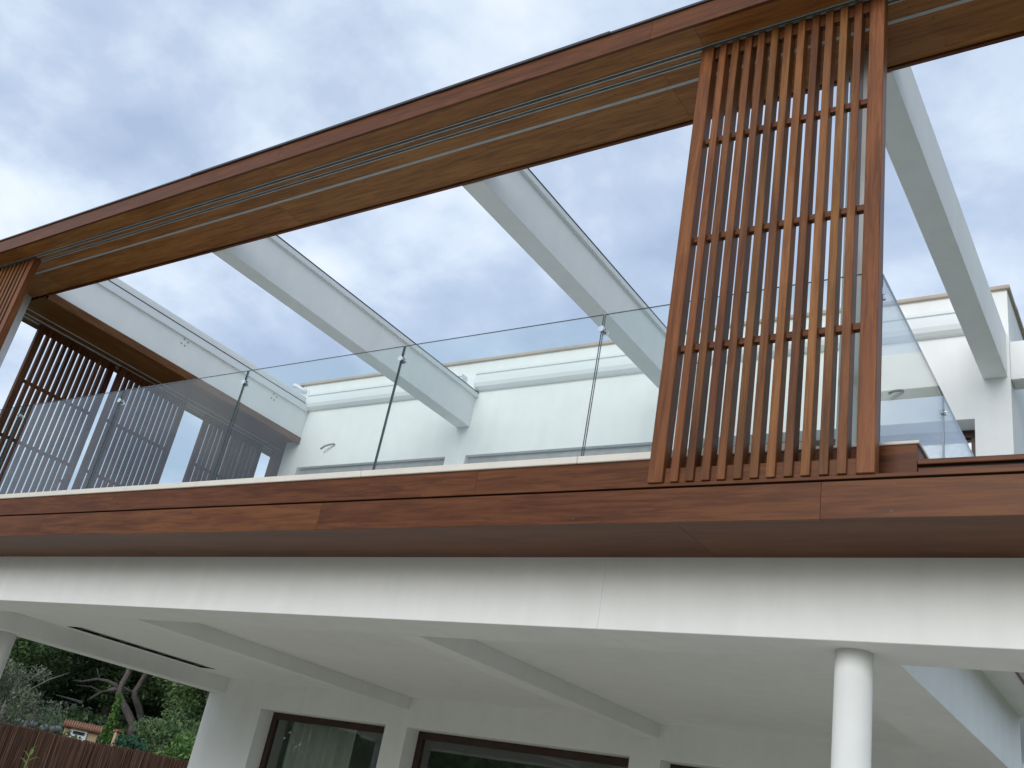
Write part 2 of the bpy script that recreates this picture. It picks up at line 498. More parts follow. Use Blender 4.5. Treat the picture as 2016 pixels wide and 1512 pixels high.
# pergola beams above the terrace
for a, b in ((-7.458, -7.254), (-4.435, -4.231), (-1.383, -1.180)):
    box('pergola_beam', a, b, 4.578, YW, 6.136, 6.595, WHITE, house, .004)
bmx = box('pergola_beam', -10.58, X1, 4.578, YW, 6.205, 6.800, WHITE, house, .004)
bm = bmesh.new()
for yy, z in ((6.35, 6.50), (7.95, 6.50)):
    for k, (dy, dz) in enumerate(((0, 0), (.055, -.005), (.02, .07), (.085, .055))):
        add_cyl(bm, (X1 - .002, yy + dy, z + dz), (X1 + .003, yy + dy, z + dz), .011, n=10)
link('screw_hole', bm_mesh(bm, 'screw_hole'), CABLE, house, (0, 0, 0), 'stuff')
# columns
def column(x, y, z0, z1, r=.0865):
    bm = bmesh.new(); add_cyl(bm, (0, 0, -(z1 - z0) / 2), (0, 0, (z1 - z0) / 2), r, n=48)
    me = bm_mesh(bm, 'column')
    link('column', me, WHITE, house, (x, y, (z0 + z1) / 2))
column(-1.353, 4.752, 0.02, 2.693)
column(-10.50, 5.74, 0.02, 2.64)
column(-1.288, 4.462, 3.50, 6.150, .099)
column(-10.635, 4.462, 3.50, 6.150, .099)
# lintel and parapet running on past the right corner
box('lintel', XE + .002, 3.2, YW, YW + .215, 6.108, 6.498, WHITE, house, .004)

# windows
def window(a, b, zb, zt, y, bars, blind=None):
    f_ = .075
    fr = bmesh.new()
    cx_, cz_ = (a + b) / 2, (zb + zt) / 2
    add_box(fr, a - cx_, b - cx_, -.03, .03, zt - f_ - cz_, zt - cz_, .003)
    add_box(fr, a - cx_, b - cx_, -.03, .03, zb - cz_, zb + f_ - cz_, .003)
    add_box(fr, a - cx_, a + f_ - cx_, -.03, .03, zb + f_ - cz_, zt - f_ - cz_, .003)
    add_box(fr, b - f_ - cx_, b - cx_, -.03, .03, zb + f_ - cz_, zt - f_ - cz_, .003)
    for m_ in bars:
        add_box(fr, m_ - .05 - cx_, m_ + .05 - cx_, -.034, .034, zb + f_ - cz_, zt - f_ - cz_, .003)
    w = link('window', bm_mesh(fr, 'window'), FRAME, house, (cx_, y, cz_))
    cuts = [a + f_] + [t_ for m_ in bars for t_ in (m_ - .05, m_ + .05)] + [b - f_]
    for p, q in zip(cuts[::2], cuts[1::2]):
        box('pane', p, q, y - .004, y + .004, zb + f_, zt - f_, PANE, w, 0)
    return w
w1 = window(*WIN_LO[0], 0.05, ZT_LO - .004, 8.90, [])
def curtain(x0, x1, y, z0, z1, w):
    bm = bmesh.new()
    n = 150
    prev = None
    for i in range(n + 1):
        x = x0 + (x1 - x0) * i / n
        yy = y + .035 * math.sin(x * 42) + .018 * math.sin(x * 17 + 1)
        cur = (bm.verts.new((x, yy, z0)), bm.verts.new((x, yy - .006 * math.sin(x * 30), z1)))
        if prev: bm.faces.new((prev[0], cur[0], cur[1], prev[1])).smooth = True
        prev = cur
    me = bm_mesh(bm, 'curtain', True)
    m_, t_, o_ = mat('sheer_white_curtain')
    d = t_.nodes.new('ShaderNodeBsdfDiffuse'); d.inputs[0].default_value = (.75, .76, .74, 1)
    tr = t_.nodes.new('ShaderNodeBsdfTransparent')
    mx = t_.nodes.new('ShaderNodeMixShader'); mx.inputs[0].default_value = .25
    t_.links.new(d.outputs[0], mx.inputs[1]); t_.links.new(tr.outputs[0], mx.inputs[2]); t_.links.new(mx.outputs[0], o_.inputs[0])
    return link('curtain', me, m_, w, (0, 0, 0))
curtain(-9.40, -8.30, 9.08, 0.06, 2.46, w1)
window(*WIN_LO[1], 0.05, ZT_LO - .004, 8.90, [])
window(*WIN_LO[2], 0.05, ZT_LO - .004, 8.90, [])
for k, (a, b) in enumerate(WIN_UP):
    w = window(a, b, ZFL + .02, ZT_UP - .002, 8.92, [(a + b) / 2])
    if k < 2:
        box('shutter_box', a + .002, b - .002, 8.72, 8.885, 5.60, ZT_UP - .004, SHUTTER, w, .003)
# side window on the right flank
fr = bmesh.new()
add_box(fr, -.04, .04, -.625, .625, 1.0, 1.085, .003); add_box(fr, -.04, .04, -.625, -.545, -1.085, 1.0, .003); add_box(fr, -.04, .04, .545, .625, -1.085, 1.0, .003)
ws = link('window', bm_mesh(fr, 'window'), FRAME, house, (XE - .12, 9.975, 4.605))
box('pane', XE - .124, XE - .116, 9.43, 10.52, 3.52, 5.60, PANE, ws, 0)

# ------------------------------------------------------------------ timber roof frame (part of the house)
ZS = 6.152
YR, YRB = 3.788, 4.575
XL, XR = -11.33, 3.2
rf = box('roof_frame', XL + .03, XR - .02, YR + .024, YRB - .026, ZS + .030, 6.306, WX, house, 0)
def run(name, cuts, y0, y1, z0, z1, m, parent, bev=.0010, gap=.0005):
    for a, b in zip(cuts, cuts[1:]):
        box(name, a + gap, b - gap, y0, y1, z0, z1, m, parent, bev)
run('fascia_board', [XL, -9.2, -5.75, -2.416, 0.62, XR], YR, YR + .022, ZS, 6.307, WX, rf)
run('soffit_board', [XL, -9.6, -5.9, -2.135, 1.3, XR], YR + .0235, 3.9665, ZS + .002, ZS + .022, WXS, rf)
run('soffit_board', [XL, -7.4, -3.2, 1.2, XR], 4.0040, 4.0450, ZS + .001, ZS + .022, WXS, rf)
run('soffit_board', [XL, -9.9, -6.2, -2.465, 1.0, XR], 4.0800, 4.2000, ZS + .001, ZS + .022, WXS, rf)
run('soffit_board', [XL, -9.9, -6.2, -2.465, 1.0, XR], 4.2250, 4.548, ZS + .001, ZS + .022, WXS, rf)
run('rear_lip', [XL + 1.05, -6.8, -2.9, 1.1, XR], 4.5495, YRB, ZS - .014, 6.300, WX, rf)
def track(y0, y1):
    w_ = .0075
    box('track', XL + .1, XR - .01, y0, y0 + w_, ZS - .004, ZS + .022, TRACKMETAL, rf, 0)
    box('track', XL + .1, XR - .01, y1 - w_, y1, ZS - .004, ZS + .022, TRACKMETAL, rf, 0)
    box('track_slot', XL + .1, XR - .01, y0 + w_, y1 - w_, ZS + .012, ZS + .022, BLACK, rf, 0)
track(3.9675, 4.0030)
track(4.0460, 4.0790)
box('strip', XL + .1, XR - .01, 4.2005, 4.2245, ZS - .001, ZS + .022, TRACKMETAL, rf, 0)
for a, b, d in ((XL - .012, -6.9, 0), (-6.9, -2.715, .004), (-2.715, XR + .01, 0)):
    box('cap_flashing', a, b - .001, YR - .012 - d, YRB + .01, 6.307, 6.326 + d, DARKMETAL, rf, .002)
# side return of the frame, over the left end of the terrace
sf = box('roof_frame', XL + .03, -10.585, YRB + .002, 9.08, ZS + .030, 6.306, WY, house, 0)
def runy(name, cuts, x0, x1, z0, z1, m, parent, bev=.0010, gap=.0005):
    for a, b in zip(cuts, cuts[1:]):
        box(name, x0, x1, a + gap, b - gap, z0, z1, m, parent, bev)
runy('inner_lip', [YRB + .002, 6.9, YW - .003], X1 - .033, X1 + .014, 6.108, 6.203, WY, sf)
runy('soffit_board', [YRB + .002, 6.6, 9.09], -10.885, X1 - .035, ZS - .008, ZS + .022, WY, sf)
runy('soffit_board', [YRB + .002, 7.1, 9.09], -11.030, -10.912, ZS - .006, ZS + .022, WY, sf)
runy('soffit_board', [YRB + .002, 7.7, 9.09], -11.135, -11.067, ZS - .006, ZS + .022, WY, sf)
runy('soffit_board', [YRB + .002, 6.9, 9.09], XL + .001, -11.172, ZS - .006, ZS + .022, WY, sf)
box('strip', -10.911, -10.886, YRB + .004, 9.08, ZS - .010, ZS + .022, TRACKMETAL, sf, 0)
for a, b in ((-11.066, -11.0315), (-11.1705, -11.136)):
    box('track', b - .0085, b, YRB + .004, 9.08, ZS - .012, ZS + .022, TRACKMETAL, sf, 0)
    box('track', a, a + .0085, YRB + .004, 9.08, ZS - .012, ZS + .022, TRACKMETAL, sf, 0)
    box('track_slot', a + .0085, b - .0085, YRB + .004, 9.08, ZS + .010, ZS + .022, BLACK, sf, 0)
runy('fascia_board', [YR + .024, 6.5, 9.09], XL - .0225, XL - .0005, ZS, 6.306, WY, sf)
box('cap_flashing', XL - .03, X1 - .04, YRB + .012, 9.1, 6.307, 6.326, DARKMETAL, sf, .002)
# timber end panel closing the screens at the back
ep = box('end_panel', -11.10, -10.52, 8.88, 9.02, 3.50, ZS - .010, WZ, house, .002)

# ------------------------------------------------------------------ timber terrace edge (part of the house)
Z0, Z1 = 3.087, 3.271
de = box('terrace_edge', -11.62, 3.18, YF + .026, 4.184, Z0 + .022, 3.255, WX, house, 0)
run('fascia_board', [-11.64, -7.468, -4.385, -1.302, 1.79, 3.2], YF, YF + .024, Z0, 3.2600, WX, de)
run('soffit_board', [-11.64, -6.545, -1.993, 2.56, 3.2], YF + .0255, 4.5345, Z0 + .0015, Z0 + .020, WX, de)
run('ledge_board', [-11.64, -8.1, -3.6, 0.9, 3.2], YF - .003, 4.1845, 3.2705, 3.2870, WX, de)
box('shadow_gap', -11.60, 3.18, YF + .016, 4.18, 3.2610, 3.2700, BLACK, de, 0)
run('kerb_board', [-11.64, -6.939, -3.371, -0.9435], 4.186, 4.206, 3.2885, 3.4995, WX, de)
box('kerb_board', -0.9640, -0.9430, 4.2075, YW, 3.105, 3.4995, WY, de, .0018)
# lower rail right of the kerb corner, bounding the open void
box('low_rail', -0.9420, 3.2, 4.192, 4.40, 3.2885, 3.3860, WX, de, .002)
box('shadow_gap', -0.9420, 3.19, 4.200, 4.39, 3.3865, 3.3975, BLACK, de, 0)
box('rail_cap', -0.9420, 3.2, 4.178, 4.41, 3.3980, 3.4240, WX, de, .003)
box('beam', -0.9425, 3.18, 4.41, 4.533, 3.107, 3.380, WHITE, house, 0)
# white stone caps
sx = [-11.64, -9.2, -7.6, -5.943, -4.3, -2.7, -1.46]
for a, b in zip(sx, sx[1:]):
    box('stone_cap', a + .001, b - .001, 4.172, 4.46, 3.501, 3.544, STONE, house, .004)
box('stone_cap', -1.459, -0.934, 4.178, 4.46, 3.501, 3.517, STONE, house, .003)
for a, b in ((4.461, 5.9), (5.9, 7.3), (7.3, YW)):
    box('stone_cap', -1.20, -0.934, a + .001, b - .001, 3.501, 3.517, STONE, house, .004)

# wooden plugs over the screws
def plugs(pts, normal, parent):
    bm = bmesh.new()
    for p in pts:
        p = Vector(p); add_cyl(bm, p - Vector(normal) * .003, p + Vector(normal) * .0006, .0062, n=10)
    link('plug', bm_mesh(bm, 'plug'), FRAME, parent, (0, 0, 0), 'stuff')
pr = random.Random(2)
pts = []
x = -11.3
while x < 3.0:
    pts += [(x, YF, Z0 + .028), (x + pr.uniform(-.02, .02), YF, Z1 - .035)]
    x += .515 + pr.uniform(-.01, .01)
plugs(pts, (0, -1, 0), de)
pts = []
x = -11.1
while x < 3.0:
    pts += [(x, YR, ZS + .02 + pr.uniform(0, .01)), (x + .2, YR, 6.29)]
    x += 1.03
plugs(pts, (0, -1, 0), rf)
pts = []
x = -10.9
while x < 3.0:
    pts += [(x, 4.14, ZS + .001), (x + .1, 4.27, ZS + .001), (x + .12, 4.50, ZS + .001)]
    x += .62
plugs(pts, (0, 0, -1), rf)

# ------------------------------------------------------------------ sliding slatted screens
def screen_meshes(d=.072):
    M = {}
    H = 6.146 - 3.289
    def mk(n, sx_, sy_, sz_, bev):
        bm = bmesh.new(); add_box(bm, -sx_ / 2, sx_ / 2, -sy_ / 2, sy_ / 2, -sz_ / 2, sz_ / 2, bev)
        M[n] = bm_mesh(bm, n)
    mk('stile', .079, d + .004, H, .003); mk('slat', .042, d, H - .004, .002)
    mk('bar', .918, .034, .036, .002); mk('bottom_rail', .918, .036, .080, .002); mk('top_rail', .918, .036, .085, .002)
    return M, H
SM, SH = screen_meshes()
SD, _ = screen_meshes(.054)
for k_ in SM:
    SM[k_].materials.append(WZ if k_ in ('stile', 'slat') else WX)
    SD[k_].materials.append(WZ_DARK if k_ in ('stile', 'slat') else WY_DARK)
def make_screen(label, loc, rot=0.0, SM=SM):
    t = thing('sliding_screen', label, 'screen', loc, 'slatted timber sliding screens')
    t.rotation_euler.z = rot
    def put(n, x, y, z, m):
        o = bpy.data.objects.new(n, SM[n]); COL.objects.link(o); o.parent = t; o.location = (x, y, z)
        return o
    for sx_ in (-.5015, .5015):
        put('stile', sx_, 0, SH / 2, WZ)
    for i in range(11):
        put('slat', -.4003 + i * .08005 + random.uniform(-.0015, .0015), 0, SH / 2, WZ)
    for z in (1.4425 - .685, 1.4425 + .0, 1.4425 + .690):
        put('bar', 0, .008, z - .0, WX)
    put('bottom_rail', 0, .002, .041, WX)
    put('top_rail', 0, .002, SH - .044, WX)
    return t
ZL = 3.288
s_main = make_screen('slatted timber screen standing alone in the middle right of the front', (-1.6130, 4.0215, ZL))
s_left = make_screen('slatted timber screen cut by the left photo edge, in front of the white column', (-10.145, 4.0215, ZL))
RZ = math.radians(-90)
def side(y0, x, lab):
    return make_screen(lab, (x, y0 + .5425, ZL), RZ, SD)
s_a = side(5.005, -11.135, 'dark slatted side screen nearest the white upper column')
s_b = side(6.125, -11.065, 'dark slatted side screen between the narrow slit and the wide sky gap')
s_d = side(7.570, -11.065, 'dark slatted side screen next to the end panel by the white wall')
# pulls on the side screens
for s in (s_a, s_b):
    bm = bmesh.new(); add_box(bm, -.012, .012, -.006, .006, -.11, .11, .005)
    h_ = bpy.data.objects.new('handle', bm_mesh(bm, 'handle')); h_.data.materials.append(TRACKMETAL)
    COL.objects.link(h_); h_.parent = s; h_.location = (.5015 if s is s_b else .5015, .0, 0)
    h_.location = ((-.5015), -.047, 1.55)
bm = bmesh.new(); add_cyl(bm, (0, -.06, 0), (0, -.039, 0), .03, n=20)
h_ = bpy.data.objects.new('handle', bm_mesh(bm, 'handle')); h_.data.materials.append(CHROME)
COL.objects.link(h_); h_.parent = s_a; h_.location = (-.44, 0, 1.236)

# ------------------------------------------------------------------ glass balustrades
ZG0, ZG1 = 3.545, 4.520
def pane_mesh(lx, ly, lz):
    bm = bmesh.new(); add_box(bm, -lx / 2, lx / 2, -ly / 2, ly / 2, -lz / 2, lz / 2, 0)
    me = bm_mesh(bm, 'pane'); me.materials.append(GLASS); me.materials.append(GLASSEDGE)
    thin = 0 if lx < ly else 1
    for p in me.polygons:
        p.material_index = 0 if abs(p.normal[thin]) > .5 else 1
    return me
bal = thing('glass_balustrade', 'long frameless glass balustrade of six panes along the front kerb', 'balustrade', (-5.7, 4.29, ZG0))
gx = [-10.755, -9.147, -7.533, -5.923, -4.317, -2.744, -1.138]
for a, b in zip(gx, gx[1:]):
    link('pane', pane_mesh(b - a - .012, .012, ZG1 - ZG0), None, bal, ((a + b) / 2, 4.29, (ZG0 + ZG1) / 2))
def clamp_mesh():
    bm = bmesh.new()
    for s in (-1, 1):
        add_cyl(bm, (0, s * .009, 0), (0, s * .020, 0), .0195, n=24)
    add_cyl(bm, (0, -.009, 0), (0, .009, 0), .009, n=12)
    add_box(bm, -.010, .034, .010, .026, -.028, -.010, .002)
    return bm_mesh(bm, 'clamp')
CM = clamp_mesh(); CM.materials.append(CHROME)
for x in gx[1:-1]:
    o = link('clamp', CM, None, bal, (x, 4.29, 4.415))
bal2 = thing('glass_balustrade', 'short frameless glass balustrade running back beside the open void at right', 'balustrade', (-1.144, 6.5, ZG0))
gy = [4.31, 5.735, 7.19, YW - .01]
for a, b in zip(gy, gy[1:]):
    link('pane', pane_mesh(.012, b - a - .010, ZG1 - ZG0), None, bal2, (-1.144, (a + b) / 2, (ZG0 + ZG1) / 2))
for y in gy[1:-1]:
    o = link('clamp', CM, None, bal2, (-1.144, y, 4.40)); o.rotation_euler.z = math.pi / 2
o = link('clamp', CM, None, bal2, (-1.142, 4.302, 4.40)); o.rotation_euler.z = math.pi / 4

# ------------------------------------------------------------------ awnings, cables, spout, vent
bays = [(X1, -7.458), (-7.254, -4.435), (-4.231, -1.383)]
alab = ['white awning box under the left part of the parapet by the wall spout', 'white awning box in the middle bay under the parapet',
        'white awning box in the right bay, partly behind the tall slatted screen']
for (a, b), lab in zip(bays, alab):
    t = thing('awning', lab, 'awning', ((a + b) / 2, YW - .05, 6.62), 'roller awnings between the pergola beams')
    bm = bmesh.new()
    prof = [(0, 0), (-.045, .004), (-.085, .03), (-.108, .075), (-.112, .13), (-.112, .176), (-.094, .182), (-.094, .196), (-.112, .2), (-.112, .232), (0, .236)]
    L = b - a - .012
    A = [bm.verts.new((-L / 2, y, z)) for y, z in prof]; B = [bm.verts.new((L / 2, y, z)) for y, z in prof]
    n = len(prof)
    for i in range(n):
        bm.faces.new((A[i], A[(i + 1) % n], B[(i + 1) % n], B[i]))
    bm.faces.new(A); bm.faces.new(B[::-1])
    link('cassette', bm_mesh(bm, 'cassette'), PALE, t, ((a + b) / 2, YW - .002, 6.620))
    zr = (6.592, 6.690) if a == X1 else (6.538, 6.596)
    g = box('guide_rail', a - .02, a + .034, 4.60, YW - (.05 if a == X1 else .001), zr[0], zr[1], PALE, t, .004)
    box('seal', a - .01, a + .038, 4.60, YW - (.12 if a == X1 else .001), zr[1] + .0005, zr[1] + .009, DARKMETAL, g, 0)
    g = box('guide_rail', b - .034, b + .02, 4.60, YW - .12, zr[0], zr[1], PALE, t, .004)

def cable(label, x, z, dx_, dz_):
    bm = bmesh.new()
    pts = [(0, .02, 0), (0, -.02, 0), (dx_ * .3, -.05, dz_ * .2), (dx_ * .7, -.07, dz_ * .55), (dx_, -.075, dz_)]
    add_tube(bm, pts, [.012, .013, .014, .014, .015], 10)
    o = link('wall_cable', bm_mesh(bm, 'wall_cable'), CABLE, None, (x, YW, z))
    tag(o, label, 'cable', 'bare cable ends for wall lamps')
cable('grey cable end poking out of the white wall in the left bay', -9.56, 6.05, -.17, -.085)
cable('grey cable end poking out of the white wall seen through the side glass', -2.08, 6.085, -.11, -.05)
bm = bmesh.new()
add_tube(bm, [(0, .01, 0), (0, -.05, 0), (-.05, -.085, .02), (-.13, -.10, .06), (-.19, -.11, .085), (-.205, -.11, .05)], [.026, .026, .026, .026, .026, .026], 12)
add_cyl(bm, (0, -.001, 0), (0, -.014, 0), .055, n=20)
tag(link('wall_spout', bm_mesh(bm, 'wall_spout'), WHITE, None, (-10.44, YW, 6.955)), 'small white pipe spout on the parapet in the far left corner', 'pipe')

vt = thing('ceiling_vent', 'long black slot vent in the porch ceiling beside the left beam', 'vent', (-9.99, 7.085, 2.83))
bm = bmesh.new()
x0, x1_, y0, y1 = -.146, .146, -.961, .961
add_box(bm, x0, x1_, y0, y1, .10, .12); add_box(bm, x0, x0 + .01, y0, y1, .0, .10); add_box(bm, x1_ - .01, x1_, y0, y1, .0, .10)
add_box(bm, x0 + .01, x1_ - .01, y0, y0 + .01, .0, .10); add_box(bm, x0 + .01, x1_ - .01, y1 - .01, y1, .0, .10)
link('plenum', bm_mesh(bm, 'plenum'), BLACK, vt, (-9.99, 7.085, 2.83))
for k in range(7):
    y = 6.26 + k * .275
    box('bracket', -10.125, -9.855, y, y + .03, 2.836, 2.868, DARKMETAL, vt, .001)
box('rail', -9.93, -9.915, 6.14, 8.03, 2.829, 2.834, TRACKMETAL, vt, 0)

# ------------------------------------------------------------------ garden, seen under the left beam
def leaf_mesh(name, clumps, m, size, seed=0, flat=0.0, aspect=.45):
    """many small leaf quads spread through ellipsoid clumps: (centre, radii, count)"""
    rnd = random.Random(seed)
    V, F = [], []
    for c, r, n in clumps:
        c = Vector(c)
        for _ in range(n):
            while True:
                p = Vector((rnd.uniform(-1, 1), rnd.uniform(-1, 1), rnd.uniform(-1, 1)))
                l = p.length
                if .25 < l <= 1: break
            p = p * (rnd.uniform(.75, 1.1))
            q = c + Vector((p.x * r[0], p.y * r[1], p.z * r[2]))
            a = Vector((rnd.gauss(0, 1), rnd.gauss(0, 1), rnd.gauss(0, 1) * (1 - flat))).normalized()
            b = a.cross(Vector((rnd.gauss(0, 1), rnd.gauss(0, 1), rnd.gauss(0, 1)))).normalized()
            s = size * rnd.uniform(.6, 1.4)
            a = a * s; b = b * s * aspect
            i = len(V)
            V += [q - a, q + b, q + a, q - b]
            F.append((i, i + 1, i + 2, i + 3))
    me = bpy.data.meshes.new(name)
    me.from_pydata([tuple(v) for v in V], [], F)
    me.materials.append(m)
    return me

def tube_mesh(name, tubes, m, n=7):
    bm = bmesh.new()
    for pts, rad in tubes:
        add_tube(bm, pts, rad, n)
    me = bm_mesh(bm, name, False); me.materials.append(m)
    return me

def jitter_clumps(rnd, c, R, k, rmin, rmax, n):
    out_ = []
    for _ in range(k):
        while True:
            p = Vector((rnd.uniform(-1, 1), rnd.uniform(-1, 1), rnd.uniform(-1, 1)))
            if p.length <= 1: break
        r = rnd.uniform(rmin, rmax)
        out_.append(((c[0] + p.x * R[0], c[1] + p.y * R[1], c[2] + p.z * R[2]), (r, r, r * .75), int(n * r * r / (rmax * rmax)) + 20))
    return out_

def tree(name, label, cat, loc, crown, trunk, group=None):
    t = thing(name, label, cat, loc, group)
    if crown is not None:
        o = bpy.data.objects.new('crown', crown); COL.objects.link(o); o.parent = t
    if trunk is not None:
        o = bpy.data.objects.new('trunk', trunk); COL.objects.link(o); o.parent = t
    return t

# heather fence: reeds bound into panels, posts behind
FA, FB = Vector((-19.06, 11.00)), Vector((-16.75, 14.35))
fd = (FB - FA); FLn = fd.length; fd.normalize()
fang = math.atan2(fd.y, fd.x)
gf = 0.0
fence = thing('heather_fence', 'brown heather screening fence at the bottom left, in front of the trees', 'fence', (FA.x, FA.y, gf))
fence.rotation_euler.z = fang
rnd = random.Random(3)
V, F = [], []
Lf = FLn + 1.6
for k in range(5200):
    x = rnd.uniform(0, Lf); y = rnd.uniform(-.03, .03); h = 1.87 + rnd.gauss(0, .018) + .015 * math.sin(x * 3); lean = rnd.gauss(0, .035)
    w_ = rnd.uniform(.004, .009); z0 = rnd.uniform(0, .9) if rnd.random() < .3 else 0
    i = len(V); c, s = math.cos(rnd.uniform(-.9, .9)), math.sin(rnd.uniform(-.9, .9))
    V += [(x - w_ * c, y - w_ * s, z0), (x + w_ * c, y + w_ * s, z0), (x + w_ * c + lean, y + w_ * s, h), (x - w_ * c + lean, y - w_ * s, h)]
    F.append((i, i + 1, i + 2, i + 3))
me = bpy.data.meshes.new('reed'); me.from_pydata(V, [], F); me.materials.append(REED)
o = bpy.data.objects.new('reed', me); COL.objects.link(o); o.parent = fence; o['kind'] = 'stuff'
bm = bmesh.new(); add_box(bm, 0, Lf, -.006, .006, 0, 1.80)
me = bm_mesh(bm, 'backing'); me.materials.append(simple('dark_reed_backing', (.040, .019, .012), .9, 0, 30, .5))
o = bpy.data.objects.new('backing', me); COL.objects.link(o); o.parent = fence
pm = None
for k in range(4):
    if pm is None:
        bm = bmesh.new(); add_cyl(bm, (0, 0, 0), (0, 0, 1.75), .03, n=8); pm = bm_mesh(bm, 'post'); pm.materials.append(BARK)
    o = bpy.data.objects.new('post', pm); COL.objects.link(o); o.parent = fence; o.location = (.1 + k * Lf / 3.2, .08, 0)

# masonry cabinet with tiled roof
hx, hy = -24.98, 16.62
hd = math.atan2(17.0 - 16.22, -24.72 + 25.24)
hut = thing('garden_cabinet', 'small masonry cabinet with terracotta tiled roof and white framed slot', 'cabinet', (hx, hy, 0.9))
hut.rotation_euler.z = hd
def hbox(n, x0, x1, y0, y1, z0, z1, m, par=hut, bev=.004):
    bm = bmesh.new(); add_box(bm, x0, x1, y0, y1, z0 - .9, z1 - .9, bev)
    me = bm_mesh(bm, n); me.materials.append(m)
    o = bpy.data.objects.new(n, me); COL.objects.link(o); o.parent = par
    return o
hbox('wall', -.43, .43, 0, .5, .9, 2.28, OCHRE)
fr_ = hbox('opening', -.27, .16, -.035, .02, 1.80, 2.26, WHITE)
hbox('slot', -.20, .09, -.060, -.036, 2.10, 2.17, BLACK, fr_, 0)
bm = bmesh.new()
add_box(bm, -.50, .50, -.12, .60, 1.385, 1.41)
bmesh.ops.rotate(bm, verts=bm.verts, cent=(0, .2, 1.4), matrix=Matrix.Rotation(math.radians(11), 3, 'X'))
me = bm_mesh(bm, 'roof'); me.materials.append(TILE)
rf_ = bpy.data.objects.new('roof', me); COL.objects.link(rf_); rf_.parent = hut
bm = bmesh.new()
for k in range(16):
    x = -.47 + k * .0627
    add_cyl(bm, (x, -.15, 1.37), (x, .60, 1.515), .030, .026, n=10)
me = bm_mesh(bm, 'tile'); me.materials.append(TILE)
o = bpy.data.objects.new('tile', me); COL.objects.link(o); o.parent = rf_; o['kind'] = 'stuff'
# little ochre pillar with cap
pl_ = thing('gate_pillar', 'short ochre gate pillar with a tiled cap beside the pine trunks', 'pillar', (-22.84, 16.2, 0.9))
bm = bmesh.new(); add_box(bm, -.05, .05, -.05, .05, 0, 1.40, .004); me = bm_mesh(bm, 'shaft'); me.materials.append(OCHRE)
o = bpy.data.objects.new('shaft', me); COL.objects.link(o); o.parent = pl_
bm = bmesh.new(); add_box(bm, -.09, .09, -.09, .09, 1.40, 1.44, .01); add_box(bm, -.05, .05, -.05, .05, 1.44, 1.47, .01); me = bm_mesh(bm, 'cap'); me.materials.append(TILE)
o = bpy.data.objects.new('cap', me); COL.objects.link(o); o.parent = pl_
# dry stone wall behind the olive
sw = thing('stone_wall', 'low grey dry stone wall behind the silvery olive tree at far left', 'wall', (-23.7, 13.2, 1.2))
rnd = random.Random(11)
sms = []
for k in range(5):
    bm = bmesh.new(); bmesh.ops.create_icosphere(bm, subdivisions=2, radius=1)
    for v in bm.verts:
        v.co *= 1 + rnd.uniform(-.16, .16)
    me = bm_mesh(bm, 'stone', True); me.materials.append(ROCK); sms.append(me)
wd = Vector((.45, .80)).normalized()
for r_ in range(4):
    s_ = -1.6
    while s_ < 1.7:
        L = rnd.uniform(.09, .19)
        o = bpy.data.objects.new('stone', rnd.choice(sms)); COL.objects.link(o); o.parent = sw
        o.location = (wd.x * s_, wd.y * s_, .42 + r_ * .145 + rnd.uniform(-.02, .02)); o.scale = (L, .12, .085); o.rotation_euler.z = math.atan2(wd.y, wd.x) + rnd.uniform(-.1, .1)
        s_ += L * 1.75

# pines with bare forked trunks
def P3(x, y, z, o): return (x - o[0], y - o[1], z - o[2])
PO = (-30.70, 22.36, GH(-30.7, 22.36))
pt = lambda x, y, z: P3(x, y, z, PO)
trunk1 = tube_mesh('trunk', [
    ([(0, 0, -.2), pt(-30.75, 22.33, 2.88), pt(-30.92, 22.1, 3.2), pt(-31.10, 21.86, 3.50), pt(-31.22, 21.68, 3.78), pt(-31.20, 21.68, 4.1), pt(-31.16, 21.74, 4.5), pt(-31.2, 21.7, 5.3), pt(-31.35, 21.5, 6.0)], [.17, .145, .135, .13, .125, .105, .10, .08, .05]),
    ([pt(-31.22, 21.68, 3.86), pt(-31.34, 21.52, 4.03), pt(-31.52, 21.27, 4.09), pt(-31.68, 21.0, 4.08), pt(-31.95, 20.62, 3.90), pt(-32.1, 20.4, 3.88)], [.08, .07, .055, .045, .03, .012]),
    ([pt(-31.64, 21.05, 4.09), pt(-31.70, 20.97, 4.24), pt(-31.76, 20.89, 4.42)], [.035, .022, .01]),
    ([pt(-31.24, 21.66, 3.92), pt(-31.36, 21.46, 3.86), pt(-31.52, 21.22, 3.68), pt(-31.66, 21.0, 3.42), pt(-31.81, 20.79, 3.24), pt(-32.0, 20.5, 3.27), pt(-32.28, 20.06, 3.30)], [.085, .08, .072, .065, .055, .04, .015]),
    ([pt(-31.52, 21.22, 3.70), pt(-31.75, 20.9, 3.80), pt(-32.05, 20.5, 3.74)], [.03, .022, .008]),
    ([pt(-31.18, 21.72, 3.66), pt(-31.3, 21.9, 3.8), pt(-31.5, 22.3, 3.86)], [.05, .04, .02]),
], BARK, 9)
crn = random.Random(21)
crown1 = leaf_mesh('crown', jitter_clumps(crn, (-.6, -.9, 4.0), (2.6, 2.6, .7), 26, .5, .9, 260), L_DARK, .10, 5, aspect=.16)
tree('pine_tree', 'leaning grey pine trunk with two bare branches reaching left', 'tree', PO, crown1, trunk1, 'twin pines behind the garden')
PO2 = (-31.35, 23.18, GH(-31.35, 23.18))
pt = lambda x, y, z: P3(x, y, z, PO2)
